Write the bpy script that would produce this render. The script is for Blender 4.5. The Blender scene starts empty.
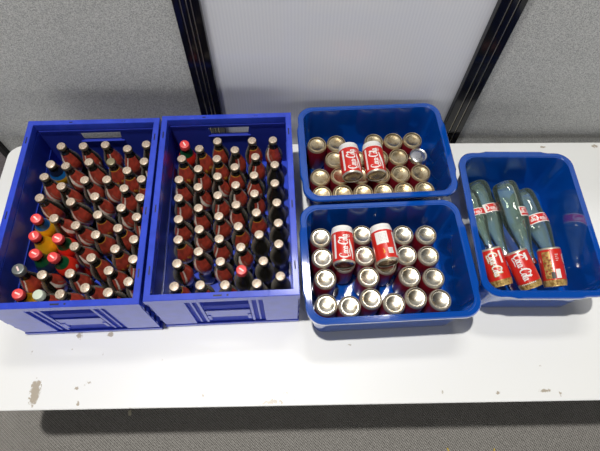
import bpy, bmesh, math, random
from mathutils import Vector, Matrix
random.seed(7)
R = math.radians
sc = bpy.context.scene
COL = sc.collection
T = 0.74                      # table top height

# ------------------------------------------------------------------ camera
F, CZ, PITCH, ROLL, YAW = 467.58, 1.4024, 26.827, 1.9669, -2.8112
cam = bpy.data.cameras.new('camera')
co = bpy.data.objects.new('camera', cam); COL.objects.link(co)
cam.sensor_fit = 'HORIZONTAL'; cam.sensor_width = 36.0; cam.lens = F * 36.0 / 600.0
cam.clip_start = 0.02; cam.clip_end = 60
co.matrix_world = (Matrix.Translation((0, 0, CZ + T)) @ Matrix.Rotation(R(YAW), 4, 'Z')
                   @ Matrix.Rotation(R(PITCH), 4, 'X') @ Matrix.Rotation(R(ROLL), 4, 'Z'))
sc.camera = co

def unproj(u, v, z):
    """pixel of the photograph -> point at height z above the table top"""
    a, r, y = R(PITCH), R(ROLL), R(YAW)
    x, w = (u - 300) / F, -(v - 225.5) / F
    x, w = math.cos(r) * x - math.sin(r) * w, math.sin(r) * x + math.cos(r) * w
    d = Vector((x, w * math.cos(a) + math.sin(a), w * math.sin(a) - math.cos(a)))
    d = Matrix.Rotation(y, 3, 'Z') @ d
    t = (z - CZ) / d.z
    return Vector((d.x * t, d.y * t, z))

# ------------------------------------------------------------------ materials
M = {}
def lin(c):
    return tuple((x / 255 / 12.92) if x / 255 <= .04045 else ((x / 255 + .055) / 1.055) ** 2.4 for x in c)
def mat(name, rgb, rough=.5, metal=0., coat=0., spec=.5):
    m = bpy.data.materials.new(name); m.use_nodes = True
    b = m.node_tree.nodes['Principled BSDF']
    b.inputs['Base Color'].default_value = (*rgb, 1)
    b.inputs['Roughness'].default_value = rough
    b.inputs['Metallic'].default_value = metal
    b.inputs['Coat Weight'].default_value = coat
    b.inputs['Coat Roughness'].default_value = .08
    b.inputs['Specular IOR Level'].default_value = spec
    M[name] = m
    return m
def nd(m, typ, **kw):
    n = m.node_tree.nodes.new(typ)
    for k, v in kw.items():
        if hasattr(n, k): setattr(n, k, v)
        else: n.inputs[k].default_value = v
    return n
def ln(m, a, b): m.node_tree.links.new(a, b)
def bsdf(m): return m.node_tree.nodes['Principled BSDF']
def noise_tint(m, c1, c2, scale, lo=.4, hi=.6, coord='Object', detail=4, bump=0., bscale=None, dist=.002):
    tc = nd(m, 'ShaderNodeTexCoord')
    n = nd(m, 'ShaderNodeTexNoise', Scale=scale, Detail=detail)
    ln(m, tc.outputs[coord], n.inputs['Vector'])
    r = nd(m, 'ShaderNodeValToRGB')
    r.color_ramp.elements[0].position = lo; r.color_ramp.elements[0].color = (*c1, 1)
    r.color_ramp.elements[1].position = hi; r.color_ramp.elements[1].color = (*c2, 1)
    ln(m, n.outputs['Fac'], r.inputs['Fac']); ln(m, r.outputs['Color'], bsdf(m).inputs['Base Color'])
    if bump:
        n2 = nd(m, 'ShaderNodeTexNoise', Scale=bscale or scale, Detail=3)
        ln(m, tc.outputs[coord], n2.inputs['Vector'])
        b = nd(m, 'ShaderNodeBump', Strength=bump, Distance=dist)
        ln(m, n2.outputs['Fac'], b.inputs['Height']); ln(m, b.outputs['Normal'], bsdf(m).inputs['Normal'])
    return r

# carpet on the walls: fine fleck
m = mat('wall_carpet', (.3, .3, .29), .95, spec=.1)
noise_tint(m, (.27, .275, .27), (.56, .56, .54), 330, .34, .66, detail=3, bump=.35, dist=.002)
m = mat('mauve_carpet', (.22, .19, .2), .95, spec=.1)
noise_tint(m, (.17, .15, .155), (.27, .24, .25), 170, .36, .66, bump=.4)
# floor carpet: loop rows on the diagonal
m = mat('floor_carpet', (.3, .29, .27), .97, spec=.05)
tc = nd(m, 'ShaderNodeTexCoord'); mp = nd(m, 'ShaderNodeMapping')
mp.inputs['Rotation'].default_value = (0, 0, R(38)); ln(m, tc.outputs['Object'], mp.inputs['Vector'])
w1 = nd(m, 'ShaderNodeTexWave', wave_type='BANDS', bands_direction='X', Scale=48, Distortion=2.2); w1.inputs['Detail'].default_value = 2
w1.inputs['Detail Scale'].default_value = 3
w2 = nd(m, 'ShaderNodeTexWave', wave_type='BANDS', bands_direction='Y', Scale=34, Distortion=3.5); w2.inputs['Detail Scale'].default_value = 4
for w in (w1, w2): ln(m, mp.outputs['Vector'], w.inputs['Vector'])
mx = nd(m, 'ShaderNodeMath', operation='MULTIPLY_ADD'); ln(m, w1.outputs['Fac'], mx.inputs[0]); mx.inputs[1].default_value = .6
sc2 = nd(m, 'ShaderNodeMath', operation='MULTIPLY'); ln(m, w2.outputs['Fac'], sc2.inputs[0]); sc2.inputs[1].default_value = .4
ln(m, sc2.outputs[0], mx.inputs[2])
r = nd(m, 'ShaderNodeValToRGB'); r.color_ramp.elements[0].color = (.10, .095, .088, 1); r.color_ramp.elements[1].color = (.40, .385, .36, 1)
r.color_ramp.elements[0].position = .05; r.color_ramp.elements[1].position = .75
ln(m, mx.outputs[0], r.inputs['Fac']); ln(m, r.outputs['Color'], bsdf(m).inputs['Base Color'])
b = nd(m, 'ShaderNodeBump', Strength=.6, Distance=.004); ln(m, mx.outputs[0], b.inputs['Height']); ln(m, b.outputs['Normal'], bsdf(m).inputs['Normal'])

# fluted polycarbonate
m = mat('polycarbonate', (.62, .63, .67), .09, coat=.0, spec=.5)
tc = nd(m, 'ShaderNodeTexCoord')
w = nd(m, 'ShaderNodeTexWave', wave_type='BANDS', bands_direction='X', Scale=32); w.inputs['Distortion'].default_value = .25
ln(m, tc.outputs['Object'], w.inputs['Vector'])
r = nd(m, 'ShaderNodeValToRGB'); r.color_ramp.elements[0].color = (.63, .64, .68, 1); r.color_ramp.elements[1].color = (.67, .68, .71, 1)
ln(m, w.outputs['Fac'], r.inputs['Fac']); ln(m, r.outputs['Color'], bsdf(m).inputs['Base Color'])
b = nd(m, 'ShaderNodeBump', Strength=.05, Distance=.002); ln(m, w.outputs['Fac'], b.inputs['Height']); ln(m, b.outputs['Normal'], bsdf(m).inputs['Normal'])

mat('black_frame', (.004, .004, .006), .12, spec=.3)
mat('frame_line', (.35, .32, .26), .3, .8)
m = mat('crate_blue', (.03, .06, .55), .28, coat=.45)
noise_tint(m, (.022, .052, .46), (.030, .066, .56), 30, .35, .65)
m = mat('crate_matte', (.024, .045, .42), .6, spec=.25)
mat('slot_shade_blue', (.003, .004, .03), .5)  # navy standing for the shade inside the rim slots
mat('tub_blue', (.001, .062, .36), .09, coat=1.)
bsdf(M['tub_blue']).inputs['Coat IOR'].default_value = 1.85; bsdf(M['tub_blue']).inputs['Coat Roughness'].default_value = .04
mat('tub_emboss', (.25, .33, .5), .3)
# small bottles
def thin_glass(name, tint, edge, body, wb, we, ior=1.45, rough=.03):
    """thin wall of glass: tinted pass-through, fresnel gloss and pale diffuse colour painting the bright rims seen edge-on"""
    m = bpy.data.materials.new(name); m.use_nodes = True; nt = m.node_tree
    nt.nodes.remove(nt.nodes['Principled BSDF']); out = nt.nodes['Material Output']
    lw = nd(m, 'ShaderNodeLayerWeight', Blend=.35)
    mixc = nd(m, 'ShaderNodeMix', data_type='RGBA')
    mixc.inputs[6].default_value = (*tint, 1); mixc.inputs[7].default_value = (*edge, 1)
    ln(m, lw.outputs['Facing'], mixc.inputs[0])
    tr = nd(m, 'ShaderNodeBsdfTransparent'); ln(m, mixc.outputs[2], tr.inputs['Color'])
    df = nd(m, 'ShaderNodeBsdfDiffuse'); df.inputs['Color'].default_value = (*body, 1)  # pale colour stands in for light caught along glass edges
    mr = nd(m, 'ShaderNodeMapRange'); ln(m, lw.outputs['Facing'], mr.inputs['Value'])
    mr.inputs['From Min'].default_value = .35; mr.inputs['From Max'].default_value = 1
    mr.inputs['To Min'].default_value = wb; mr.inputs['To Max'].default_value = we
    m1 = nd(m, 'ShaderNodeMixShader'); ln(m, mr.outputs[0], m1.inputs[0]); ln(m, tr.outputs[0], m1.inputs[1]); ln(m, df.outputs[0], m1.inputs[2])
    gl = nd(m, 'ShaderNodeBsdfGlossy', Roughness=rough)
    fr = nd(m, 'ShaderNodeFresnel', IOR=ior)
    mx = nd(m, 'ShaderNodeMixShader'); ln(m, fr.outputs[0], mx.inputs[0]); ln(m, m1.outputs[0], mx.inputs[1]); ln(m, gl.outputs[0], mx.inputs[2])
    ln(m, mx.outputs[0], out.inputs['Surface'])
    M[name] = m
    return m
thin_glass('clear_glass', (.96, .97, .95), (.82, .84, .79), (.72, .66, .55), .02, .72, 1.5)
thin_glass('green_glass', (.95, .98, .955), (.88, .95, .90), (.58, .80, .66), .075, .34, 1.42)
mat('cola', (.014, .006, .004), .12)
m = mat('label_red', (.56, .04, .022), .3, coat=.5)
noise_tint(m, (.22, .035, .022), (.50, .06, .036), 48, .32, .58)
mat('label_white', (.70, .60, .52), .4)
mat('label_gold', (.75, .34, .04), .35)
mat('label_grey', (.30, .16, .12), .4)
mat('sleeve_yellow', (.85, .43, .01), .3)
mat('sleeve_green', (.004, .09, .03), .35)
mat('sleeve_blue', (.01, .16, .50), .3)
mat('sleeve_navy', (.01, .02, .06), .35)
mat('sleeve_red', (.75, .03, .015), .3)
m = mat('crown_cap', (.66, .58, .48), .38, .25)
noise_tint(m, (.34, .22, .15), (.57, .48, .38), 260, .36, .54)
mat('cap_skirt', (.16, .13, .085), .35, .5)
mat('red_cap', (.72, .06, .06), .4)
mat('cap_print', (.85, .62, .58), .45)
mat('grey_cap', (.22, .24, .23), .3, .5)
mat('pale_cap', (.55, .62, .50), .4)
# cans
m = mat('can_silver', (.80, .76, .66), .27, 1.)
noise_tint(m, (.50, .38, .22), (.80, .75, .64), 60, .30, .56)
m = mat('can_gold', (.82, .68, .42), .27, 1.)
noise_tint(m, (.50, .34, .15), (.84, .70, .45), 60, .30, .56)
mat('can_groove', (.14, .10, .05), .5, .6)
mat('can_ring', (.66, .61, .50), .38, .7)
mat('can_ring_gold', (.68, .57, .36), .38, .7)
mat('can_lid', (.78, .79, .80), .25, 1.)
mat('can_red', (.60, .022, .014), .28, coat=.3)
mat('can_shaded_red', (.20, .008, .018), .28, coat=.3)  # red with the tub's inner shade painted in, for standing cans
mat('can_white', (.80, .79, .76), .35)
mat('can_grey', (.45, .45, .45), .4)
m = mat('can_gold_print', (.60, .38, .10), .35, .3)
noise_tint(m, (.30, .16, .04), (.66, .45, .15), 120, .38, .56)
mat('can_ink', (.03, .03, .03), .5)
mat('steel_leg', (.35, .35, .36), .35, .8)
mat('yellow_scrap', (.7, .5, .05), .7)
mat('beige_chip', (.6, .55, .42), .7)

# ------------------------------------------------------------------ helpers
def link(o, parent=None):
    COL.objects.link(o)
    if parent: o.parent = parent
    return o
def mesh(name, bm, mats, smooth=False, angle=None):
    bmesh.ops.recalc_face_normals(bm, faces=bm.faces[:])
    me = bpy.data.meshes.new(name); bm.to_mesh(me); bm.free()
    for x in (mats if isinstance(mats, (list, tuple)) else [mats]): me.materials.append(M[x])
    if smooth:
        for p in me.polygons: p.use_smooth = True
        if angle: me.set_sharp_from_angle(angle=R(angle))
    return me
def obj(name, me, parent=None, loc=None):
    o = bpy.data.objects.new(name, me)
    if loc: o.location = loc
    return link(o, parent)
def thing(name, label, cat, mw=None, group=None):
    o = bpy.data.objects.new(name, None); o.empty_display_size = .05; COL.objects.link(o)
    if mw is not None: o.matrix_world = mw
    tag(o, label, cat, group)
    return o
def tag(o, label, cat, group=None):
    o['label'] = label; o['category'] = cat
    if group: o['group'] = group
def struct(o): o['kind'] = 'structure'; return o
def add_box(bm, x0, x1, y0, y1, z0, z1, bev=0., mi=0):
    r = bmesh.ops.create_cube(bm, size=1)
    for v in r['verts']:
        v.co = Vector((x0 + (v.co.x + .5) * (x1 - x0), y0 + (v.co.y + .5) * (y1 - y0), z0 + (v.co.z + .5) * (z1 - z0)))
    fs = {f for v in r['verts'] for f in v.link_faces}
    for f in fs: f.material_index = mi
    if bev:
        es = list({e for v in r['verts'] for e in v.link_edges})
        bmesh.ops.bevel(bm, geom=es, offset=bev, segments=2, affect='EDGES', profile=.5)
def box_mesh(name, x0, x1, y0, y1, z0, z1, m, bev=0.):
    bm = bmesh.new(); add_box(bm, x0, x1, y0, y1, z0, z1, bev); return mesh(name, bm, m)
def lathe(bm, prof, n=32, mi=0, cap0=True, cap1=True):
    """prof: list of (r, z) or (r, z, material)"""
    rings = []
    for p in prof:
        if p[0] < 1e-6: rings.append([bm.verts.new((0, 0, p[1]))])
        else: rings.append([bm.verts.new((p[0] * math.cos(2 * math.pi * k / n), p[0] * math.sin(2 * math.pi * k / n), p[1])) for k in range(n)])
    for i in range(len(rings) - 1):
        a, b = rings[i], rings[i + 1]; mm = prof[i][2] if len(prof[i]) > 2 else mi
        if len(a) == 1 and len(b) == 1: continue
        for k in range(n):
            k2 = (k + 1) % n
            if len(a) == 1: f = bm.faces.new((a[0], b[k], b[k2]))
            elif len(b) == 1: f = bm.faces.new((a[k], a[k2], b[0]))
            else: f = bm.faces.new((a[k], a[k2], b[k2], b[k]))
            f.material_index = mm
def loft(bm, rings, close0=True, close1=True):
    vr = [[bm.verts.new(p) for p in r] for r in rings]
    n = len(vr[0])
    for a, b in zip(vr[:-1], vr[1:]):
        for k in range(n):
            bm.faces.new((a[k], a[(k + 1) % n], b[(k + 1) % n], b[k]))
    if close0: bm.faces.new(vr[0][::-1])
    if close1: bm.faces.new(vr[-1])
def rrect(a, b, r, z, bump=0., ns=24, nc=8):
    """rounded rectangle ring, half sizes a (x), b (y); bump widens the middle of the x sides"""
    pts = []
    def side(p, q):
        for i in range(ns): pts.append(tuple(p[j] + (q[j] - p[j]) * i / ns for j in (0, 1)))
    def corner(cx, cy, a0):
        for i in range(nc): t = a0 + math.pi / 2 * i / nc; pts.append((cx + r * math.cos(t), cy + r * math.sin(t)))
    side((a, -b + r), (a, b - r)); corner(a - r, b - r, 0)
    side((a - r, b), (-a + r, b)); corner(-a + r, b - r, math.pi / 2)
    side((-a, b - r), (-a, -b + r)); corner(-a + r, -b + r, math.pi)
    side((-a + r, -b), (a - r, -b)); corner(a - r, -b + r, 1.5 * math.pi)
    out = []
    for x, y in pts:
        if bump and abs(abs(x) - a) < 1e-6:
            t = max(0, min(1, (.58 * b - abs(y)) / (.08 * b)))
            x += math.copysign(bump * t * t * (3 - 2 * t), x)
        out.append((x, y, z))
    return out

ORD = ['', 'first', 'second', 'third', 'fourth', 'fifth', 'sixth', 'seventh', 'eighth', 'ninth', 'tenth', 'eleventh']

# ------------------------------------------------------------------ the setting
WY = 1.075
fl = obj('floor', box_mesh('floor', -6, 6, -5, 7, -.05, 0, 'floor_carpet')); struct(fl)
PX = [-.303, -.228, .560, .636]
WT = T + 1.15
def wall(name, x0, x1, m, y0=WY + .012, y1=WY + .045):
    o = obj(name, box_mesh(name, x0, x1, y0, y1, 0.02, WT, m)); return struct(o)
wall('wall_left', -1.074, PX[0] + .004, 'wall_carpet')
wall('wall_back', PX[1] - .004, PX[2] + .004, 'polycarbonate', WY + .016, WY + .032)
wall('wall_right', PX[3] - .004, 2.2, 'wall_carpet')
wall('wall_far_left', -2.4, -1.098, 'mauve_carpet')
def post(name, x0, x1, lines):
    bm = bmesh.new(); cuts = [x0] + lines + [x1]
    for a, b in zip(cuts[:-1], cuts[1:]): add_box(bm, a + .0022, b - .0022, WY - .004, WY + .05, 0, WT, .0015)
    add_box(bm, x0 + .004, x1 - .004, WY + .004, WY + .045, 0, WT)
    o = obj(name, mesh(name, bm, 'black_frame')); struct(o)
    bm = bmesh.new()
    for a in lines: add_box(bm, a - .0010, a + .0010, WY - .001, WY + .01, 0, WT)
    if lines: obj('metal_inlay', mesh('metal_inlay', bm, 'frame_line'), o)
    return o
post('trim_1', PX[0], PX[1], [PX[0] + .022, PX[0] + .038, PX[0] + .05])
post('trim_2', PX[2], PX[3], [PX[2] + .030, PX[2] + .052])
post('trim_3', -1.1, -1.072, [])

# ------------------------------------------------------------------ table
TX0, TX1, TY0, TY1 = -1.0124, 1.45, .1416, 1.0452
m = mat('table_white', (.80, .81, .80), .34)
tc = nd(m, 'ShaderNodeTexCoord')
nz = nd(m, 'ShaderNodeTexNoise', Scale=95, Detail=5, Roughness=.7); ln(m, tc.outputs['Object'], nz.inputs['Vector'])
acc = None
SPOTS = [(35, 392, .017, .042, .36), (77, 388, .012, .008, .55), (78, 404, .006, .012, .5), (72, 349, .006, .008, .5), (272, 402, .045, .010, .47), (282, 393, .03, .008, .6), (295, 401, .012, .01, .56),
         (443, 392, .012, .012, .55), (498, 393, .010, .009, .52), (545, 391, .03, .010, .55), (560, 394, .012, .010, .52), (541, 366, .012, .006, .56), (80, 336, .012, .012, .42), (110, 335, .012, .010, .42),
         (32, 352, .006, .014, .55), (103, 355, .004, .016, .55), (543, 147, .02, .008, .5), (594, 146, .018, .010, .45), (88, 383, .03, .02, .63), (162, 360, .008, .005, .55), (203, 396, .012, .01, .6), (350, 345, .02, .006, .62), (130, 409, .006, .006, .45)]
for u, v, hx, hy, th in SPOTS:
    p = unproj(u, v, 0)
    mp = nd(m, 'ShaderNodeMapping', vector_type='POINT')
    mp.inputs['Location'].default_value = (-p.x / hx, -p.y / hy, 0); mp.inputs['Scale'].default_value = (1 / hx, 1 / hy, 0)
    ln(m, tc.outputs['Object'], mp.inputs['Vector'])
    g = nd(m, 'ShaderNodeTexGradient', gradient_type='SPHERICAL'); ln(m, mp.outputs['Vector'], g.inputs['Vector'])
    # soft-edged spot * noise threshold
    s = nd(m, 'ShaderNodeMath', operation='MULTIPLY_ADD', use_clamp=False); ln(m, g.outputs['Fac'], s.inputs[0]); s.inputs[1].default_value = .35; s.inputs[2].default_value = -.12
    a = nd(m, 'ShaderNodeMath', operation='ADD'); ln(m, s.outputs[0], a.inputs[0]); ln(m, nz.outputs['Fac'], a.inputs[1])
    q = nd(m, 'ShaderNodeMapRange'); q.inputs['From Min'].default_value = th + .05; q.inputs['From Max'].default_value = th + .11
    ln(m, a.outputs[0], q.inputs['Value'])
    st = nd(m, 'ShaderNodeMath', operation='GREATER_THAN'); ln(m, g.outputs['Fac'], st.inputs[0]); st.inputs[1].default_value = .02
    mu = nd(m, 'ShaderNodeMath', operation='MULTIPLY'); ln(m, q.outputs[0], mu.inputs[0]); ln(m, st.outputs[0], mu.inputs[1])
    if acc is None: acc = mu.outputs[0]
    else:
        mxn = nd(m, 'ShaderNodeMath', operation='MAXIMUM'); ln(m, acc, mxn.inputs[0]); ln(m, mu.outputs[0], mxn.inputs[1]); acc = mxn.outputs[0]
mc = nd(m, 'ShaderNodeMix', data_type='RGBA'); mc.inputs[6].default_value = (.80, .81, .80, 1); mc.inputs[7].default_value = (.34, .28, .20, 1)
k = nd(m, 'ShaderNodeMath', operation='MULTIPLY'); ln(m, acc, k.inputs[0]); k.inputs[1].default_value = .85
ln(m, k.outputs[0], mc.inputs[0]); ln(m, mc.outputs[2], bsdf(m).inputs['Base Color'])
mat('table_edge', (.13, .13, .13), .5)
tb = thing('folding_table', 'long white folding table with scuffed top holding all the crates', 'table', Matrix.Translation((0, 0, 0)))
cx, cy = (TX0 + TX1) / 2, (TY0 + TY1) / 2; hx, hy = (TX1 - TX0) / 2, (TY1 - TY0) / 2
bm = bmesh.new()
sh = lambda ring: [(x + cx, y + cy, z) for x, y, z in ring]
loft(bm, [sh(rrect(hx - .004, hy - .004, .045, T - .030)), sh(rrect(hx - .0015, hy - .0015, .05, T - .012)),
          sh(rrect(hx, hy, .05, T - .011)), sh(rrect(hx, hy, .05, T - .002)), sh(rrect(hx - .002, hy - .002, .048, T))])
obj('tabletop', mesh('tabletop', bm, 'table_white'), tb)
for lx in (TX0 + .24, TX1 - .24):
    for ly in (TY0 + .10, TY1 - .10):
        bm = bmesh.new(); add_box(bm, lx - .015, lx + .015, ly - .015, ly + .015, 0, T - .029, .004)
        obj('leg', mesh('leg', bm, 'steel_leg'), tb)
    bm = bmesh.new(); add_box(bm, lx - .01, lx + .01, TY0 + .115, TY1 - .115, .14, .17, .003)
    obj('stretcher', mesh('stretcher', bm, 'steel_leg'), tb)

# ------------------------------------------------------------------ folding crates
CW, CL, CH = .40, .598, .2535
def crate_frame(x, y, r): return Matrix.Translation((x, y, T)) @ Matrix.Rotation(R(r), 4, 'Z')
def make_crate(label, mw):
    t = thing('folding_crate', label, 'crate', mw, 'tall blue folding crates')
    a, b = CW / 2, CL / 2
    def frame(bm, ox, oy, w, z0, z1):
        add_box(bm, -ox, ox, -oy, -oy + w, z0, z1, .0015); add_box(bm, -ox, ox, oy - w, oy, z0, z1, .0015)
        add_box(bm, -ox, -ox + w, -oy + w, oy - w, z0, z1, .0015); add_box(bm, ox - w, ox, -oy + w, oy - w, z0, z1, .0015)
    bm = bmesh.new(); add_box(bm, -a + .002, a - .002, -b + .002, b - .002, .0, .012, .001); frame(bm, a, b, .014, .002, .018)
    obj('base', mesh('base', bm, 'crate_blue'), t)
    # rim with an L section: flat top, thin skirt
    bm = bmesh.new()
    def rct(x, y, z): return [(x, -y, z), (x, y, z), (-x, y, z), (-x, -y, z)]
    w = .0175
    loft(bm, [rct(a - .004, b - .004, CH - .026), rct(a, b, CH - .0255), rct(a, b, CH - .0015), rct(a - .0015, b - .0015, CH),
              rct(a - w + .001, b - w + .001, CH), rct(a - w, b - w, CH - .001), rct(a - w, b - w, CH - .026)], False, False)
    rim = obj('rim', mesh('rim', bm, 'crate_blue'), t)
    # dark plates painting the shade of slots, plus rivet holes on the rim
    for sx in (-1, 1):
        for yy in (.225, -.03, -.215):
            obj('slot_shade', box_mesh('slot_shade', sx * (a - .0095) - .0018, sx * (a - .0095) + .0018, yy - .012, yy + .012, CH - .003, CH + .0002, 'slot_shade_blue'), rim)
    for x0, x1 in ((-.022, 0), (.012, .017)): obj('slot_shade', box_mesh('slot_shade', x0, x1, -b + .006, -b + .0105, CH - .003, CH + .0002, 'slot_shade_blue'), rim)
    for xx in (-.07, .09): obj('slot_shade', box_mesh('slot_shade', xx - .005, xx + .005, b - .012, b - .008, CH - .003, CH + .0002, 'slot_shade_blue'), rim)
    for xx in (-.13, .12): obj('rivet', box_mesh('rivet', xx - .003, xx + .003, -b + .005, -b + .013, CH - .003, CH + .0006, 'crate_blue', .0005), rim)
    for xx in (-.105, .09): obj('rivet', box_mesh('rivet', xx - .003, xx + .003, b - .013, b - .007, CH - .003, CH + .0006, 'crate_blue', .0005), rim)
    z0, z1 = .016, CH - .024
    # short panels with the hand hole
    def panel(sy):
        bm = bmesh.new(); yi, yo = sy * (b - .016), sy * (b - .008)
        H = [(-.066, CH - .045), (.066, CH - .045), (.060, CH - .082), (-.060, CH - .082)]
        O = [(-a + .012, z1), (a - .012, z1), (a - .012, z0), (-a + .012, z0)]
        vs = {}
        for nm, L in (('h', H), ('o', O)):
            for yy in (yi, yo): vs[nm, yy] = [bm.verts.new((x, yy, z)) for x, z in L]
        for k in range(4):
            k2 = (k + 1) % 4
            for yy in (yi, yo): bm.faces.new((vs['o', yy][k], vs['o', yy][k2], vs['h', yy][k2], vs['h', yy][k]))
            bm.faces.new((vs['h', yi][k], vs['h', yi][k2], vs['h', yo][k2], vs['h', yo][k]))
            bm.faces.new((vs['o', yi][k], vs['o', yi][k2], vs['o', yo][k2], vs['o', yo][k]))
        # hand-hole sill, inner hinge line and small pegs
        ys = sorted((yi - sy * .004, yo)); add_box(bm, -.068, .068, ys[0], ys[1], CH - .088, CH - .083, .0008)
        ys = sorted((yi - sy * .0025, yi)); add_box(bm, -a + .02, a - .02, ys[0], ys[1], CH - .034, CH - .030)
        return mesh('end_panel', bm, 'crate_matte')
    fp = obj('end_panel', panel(-1), t); bp = obj('end_panel', panel(1), t)
    for sy, par in ((-1, fp), (1, bp)):
        o = sy * b
        def ob(name, x0, x1, d0, d1, za, zb, bev=.0012):
            ys = sorted((o - sy * d0, o - sy * d1)); obj(name, box_mesh(name, x0, x1, ys[0], ys[1], za, zb, 'crate_blue', bev), par)
        ob('face_plate', -a + .004, -a + .098, .002, .0085, .022, z1 - .004); ob('face_plate', a - .098, a - .004, .002, .0085, .022, z1 - .004)
        for xx in (-.072, .064): ob('rib', xx, xx + .008, .003, .009, .03, z1)
        for xx in (-.090, .084): ob('rib', xx, xx + .006, .004, .009, .03, z1)
        ob('handle_flap', -.062, .062, .0035, .009, .075, .135)
        for xx in (-.062, .052): ob('flap_clip', xx, xx + .010, .0015, .009, .055, .095)
        for sx in (-1, 1):
            for zz in (.06, .11, .16, .2):
                x0, x1 = sorted((sx * (a - .002), sx * a)); ob('hinge_lug', x0, x1, .003, .02, zz, zz + .022, .0008)
    for sx in (-1, 1):
        bm = bmesh.new(); xi, xo = sorted((sx * (a - .015), sx * (a - .007)))
        add_box(bm, xi, xo, -b + .014, b - .014, z0, z1)
        for yy in (-.26, -.13, 0, .13, .26): add_box(bm, *sorted((sx * (a - .008), sx * (a - .002))), yy - .006, yy + .006, z0, z1, .001)
        add_box(bm, *sorted((sx * (a - .0175), sx * (a - .014))), -b + .02, b - .02, CH - .034, CH - .030)
        add_box(bm, *sorted((sx * (a - .0175), sx * (a - .014))), -b + .02, b - .02, .125, .129)
        obj('side_panel', mesh('side_panel', bm, 'crate_blue'), t)
    return t
LM = crate_frame(-.5904 - .0005, .6556, 1.54); RM = crate_frame(-.1849 + .001, .6737, 1.76)
make_crate('left tall blue folding crate packed with bottles at the table corner', LM)
make_crate('right tall blue folding crate packed with bottles beside the can tubs', RM)

# ------------------------------------------------------------------ small bottles
PROF = [(.0235, 0), (.0275, .002), (.0295, .009), (.0302, .022), (.0300, .042), (.0284, .058), (.0266, .073), (.0272, .086), (.0293, .102),
        (.0300, .113), (.0292, .124), (.0262, .137), (.0218, .149), (.0178, .160), (.0148, .171), (.0132, .180), (.0126, .186)]
PROF = [(r * .965 if z < .15 else r, z) for r, z in PROF]
def rad_at(z):
    for (r0, z0), (r1, z1) in zip(PROF[:-1], PROF[1:]):
        if z0 <= z <= z1: return r0 + (r1 - r0) * (z - z0) / (z1 - z0)
    return PROF[-1][0]
bm = bmesh.new()
lathe(bm, [(0, .003)] + PROF + [(.0136, .1865), (.0136, .193), (.0120, .1955), (.0100, .1955)] + [(max(.004, r - .0026), z + .003) for r, z in PROF[::-1] if z < .183] + [(0, .006)], 32)
G_BODY = mesh('glass_bottle', bm, 'clear_glass', True, 50)
bm = bmesh.new()
lathe(bm, [(0, .0065)] + [(r - .0032, z + .0035) for r, z in PROF if z < .172] + [(0, .176)], 28)
G_COLA = mesh('cola', bm, 'cola', True)
def cap_mesh(name, mt, ms, r=.0132, h=.0105, top=.2, pr=None):
    bm = bmesh.new(); n = 42
    z0 = top - h
    rings = [(r * 1.06, z0, 1, 1), (r * 1.05, z0 + .002, 1, 1), (r * 1.0, top - .0025, 0, 0), (r * .93, top - .0006, 0, 0), (r * .80, top, 0, 0), (0, top + .0002, 0, 0)]
    prev = None
    for i, (rr, z, mi, fl_) in enumerate(rings):
        if rr == 0: cur = [bm.verts.new((0, 0, z))]
        else: cur = [bm.verts.new(((rr * (1 + .035 * fl_ * (k % 2))) * math.cos(2 * math.pi * k / n), (rr * (1 + .035 * fl_ * (k % 2))) * math.sin(2 * math.pi * k / n), z)) for k in range(n)]
        if prev:
            for k in range(n):
                f = bm.faces.new((prev[k], prev[(k + 1) % n], cur[0]) if len(cur) == 1 else (prev[k], prev[(k + 1) % n], cur[(k + 1) % n], cur[k]))
                f.material_index = rings[i - 1][2]
        prev = cur
    if pr:
        add_box(bm, -.0075, .0075, -.0022, .0022, top - .001, top + .0006, 0, 2)
        return mesh(name, bm, [mt, ms, pr], True, 40)
    return mesh(name, bm, [mt, ms], True, 40)
G_CAP = cap_mesh('crown_cap', 'crown_cap', 'cap_skirt')
G_RED = cap_mesh('screw_cap', 'red_cap', 'red_cap', .0146, .016, .204, 'cap_print')
G_GREY = cap_mesh('screw_cap', 'grey_cap', 'grey_cap', .0162, .016, .212, 'cap_print')
mat('olive_cap', (.25, .22, .13), .35, .3)
G_OLIVE = cap_mesh('crown_cap', 'olive_cap', 'cap_skirt')
G_PALE = cap_mesh('screw_cap', 'pale_cap', 'pale_cap', .0140, .016, .204)
def wrap_label(name, a0, a1, z0, z1, fn, na=56, nz_=30, off=.0004):
    """sleeve of label faces around the bottle, fn(angle in degrees, 0..1 height) picks the material"""
    mats = ['label_red', 'label_white', 'label_gold', 'label_grey', 'sleeve_yellow', 'sleeve_green', 'sleeve_blue', 'sleeve_navy', 'sleeve_red']
    bm = bmesh.new(); g = []
    for j in range(nz_ + 1):
        z = z0 + (z1 - z0) * j / nz_
        g.append([bm.verts.new(((rad_at(z) + off) * math.cos(R(a0 + (a1 - a0) * i / na)), (rad_at(z) + off) * math.sin(R(a0 + (a1 - a0) * i / na)), z)) for i in range(na + 1)])
    for j in range(nz_):
        for i in range(na):
            q = fn(a0 + (a1 - a0) * (i + .5) / na, (j + .5) / nz_)
            if q is None: continue
            f = bm.faces.new((g[j][i], g[j][i + 1], g[j + 1][i + 1], g[j + 1][i])); f.material_index = mats.index(q)
    return mesh(name, bm, mats, True)
def shape(a, h, lim=62):      # rounded outline of the printed panel
    return abs(a) < lim - 35 * max(0, (.18 - h) / .18) ** 2
def f_ribbon(a, h):
    if not shape(a, h): return None
    c = -62 + 95 * (1 - h) ** 1.6
    if abs(a - c) < 7 + 7 * h: return 'label_white'
    if abs(a - c - 26 - 6 * h) < 3.5 and h < .75: return 'label_grey'
    return 'label_red'
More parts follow.
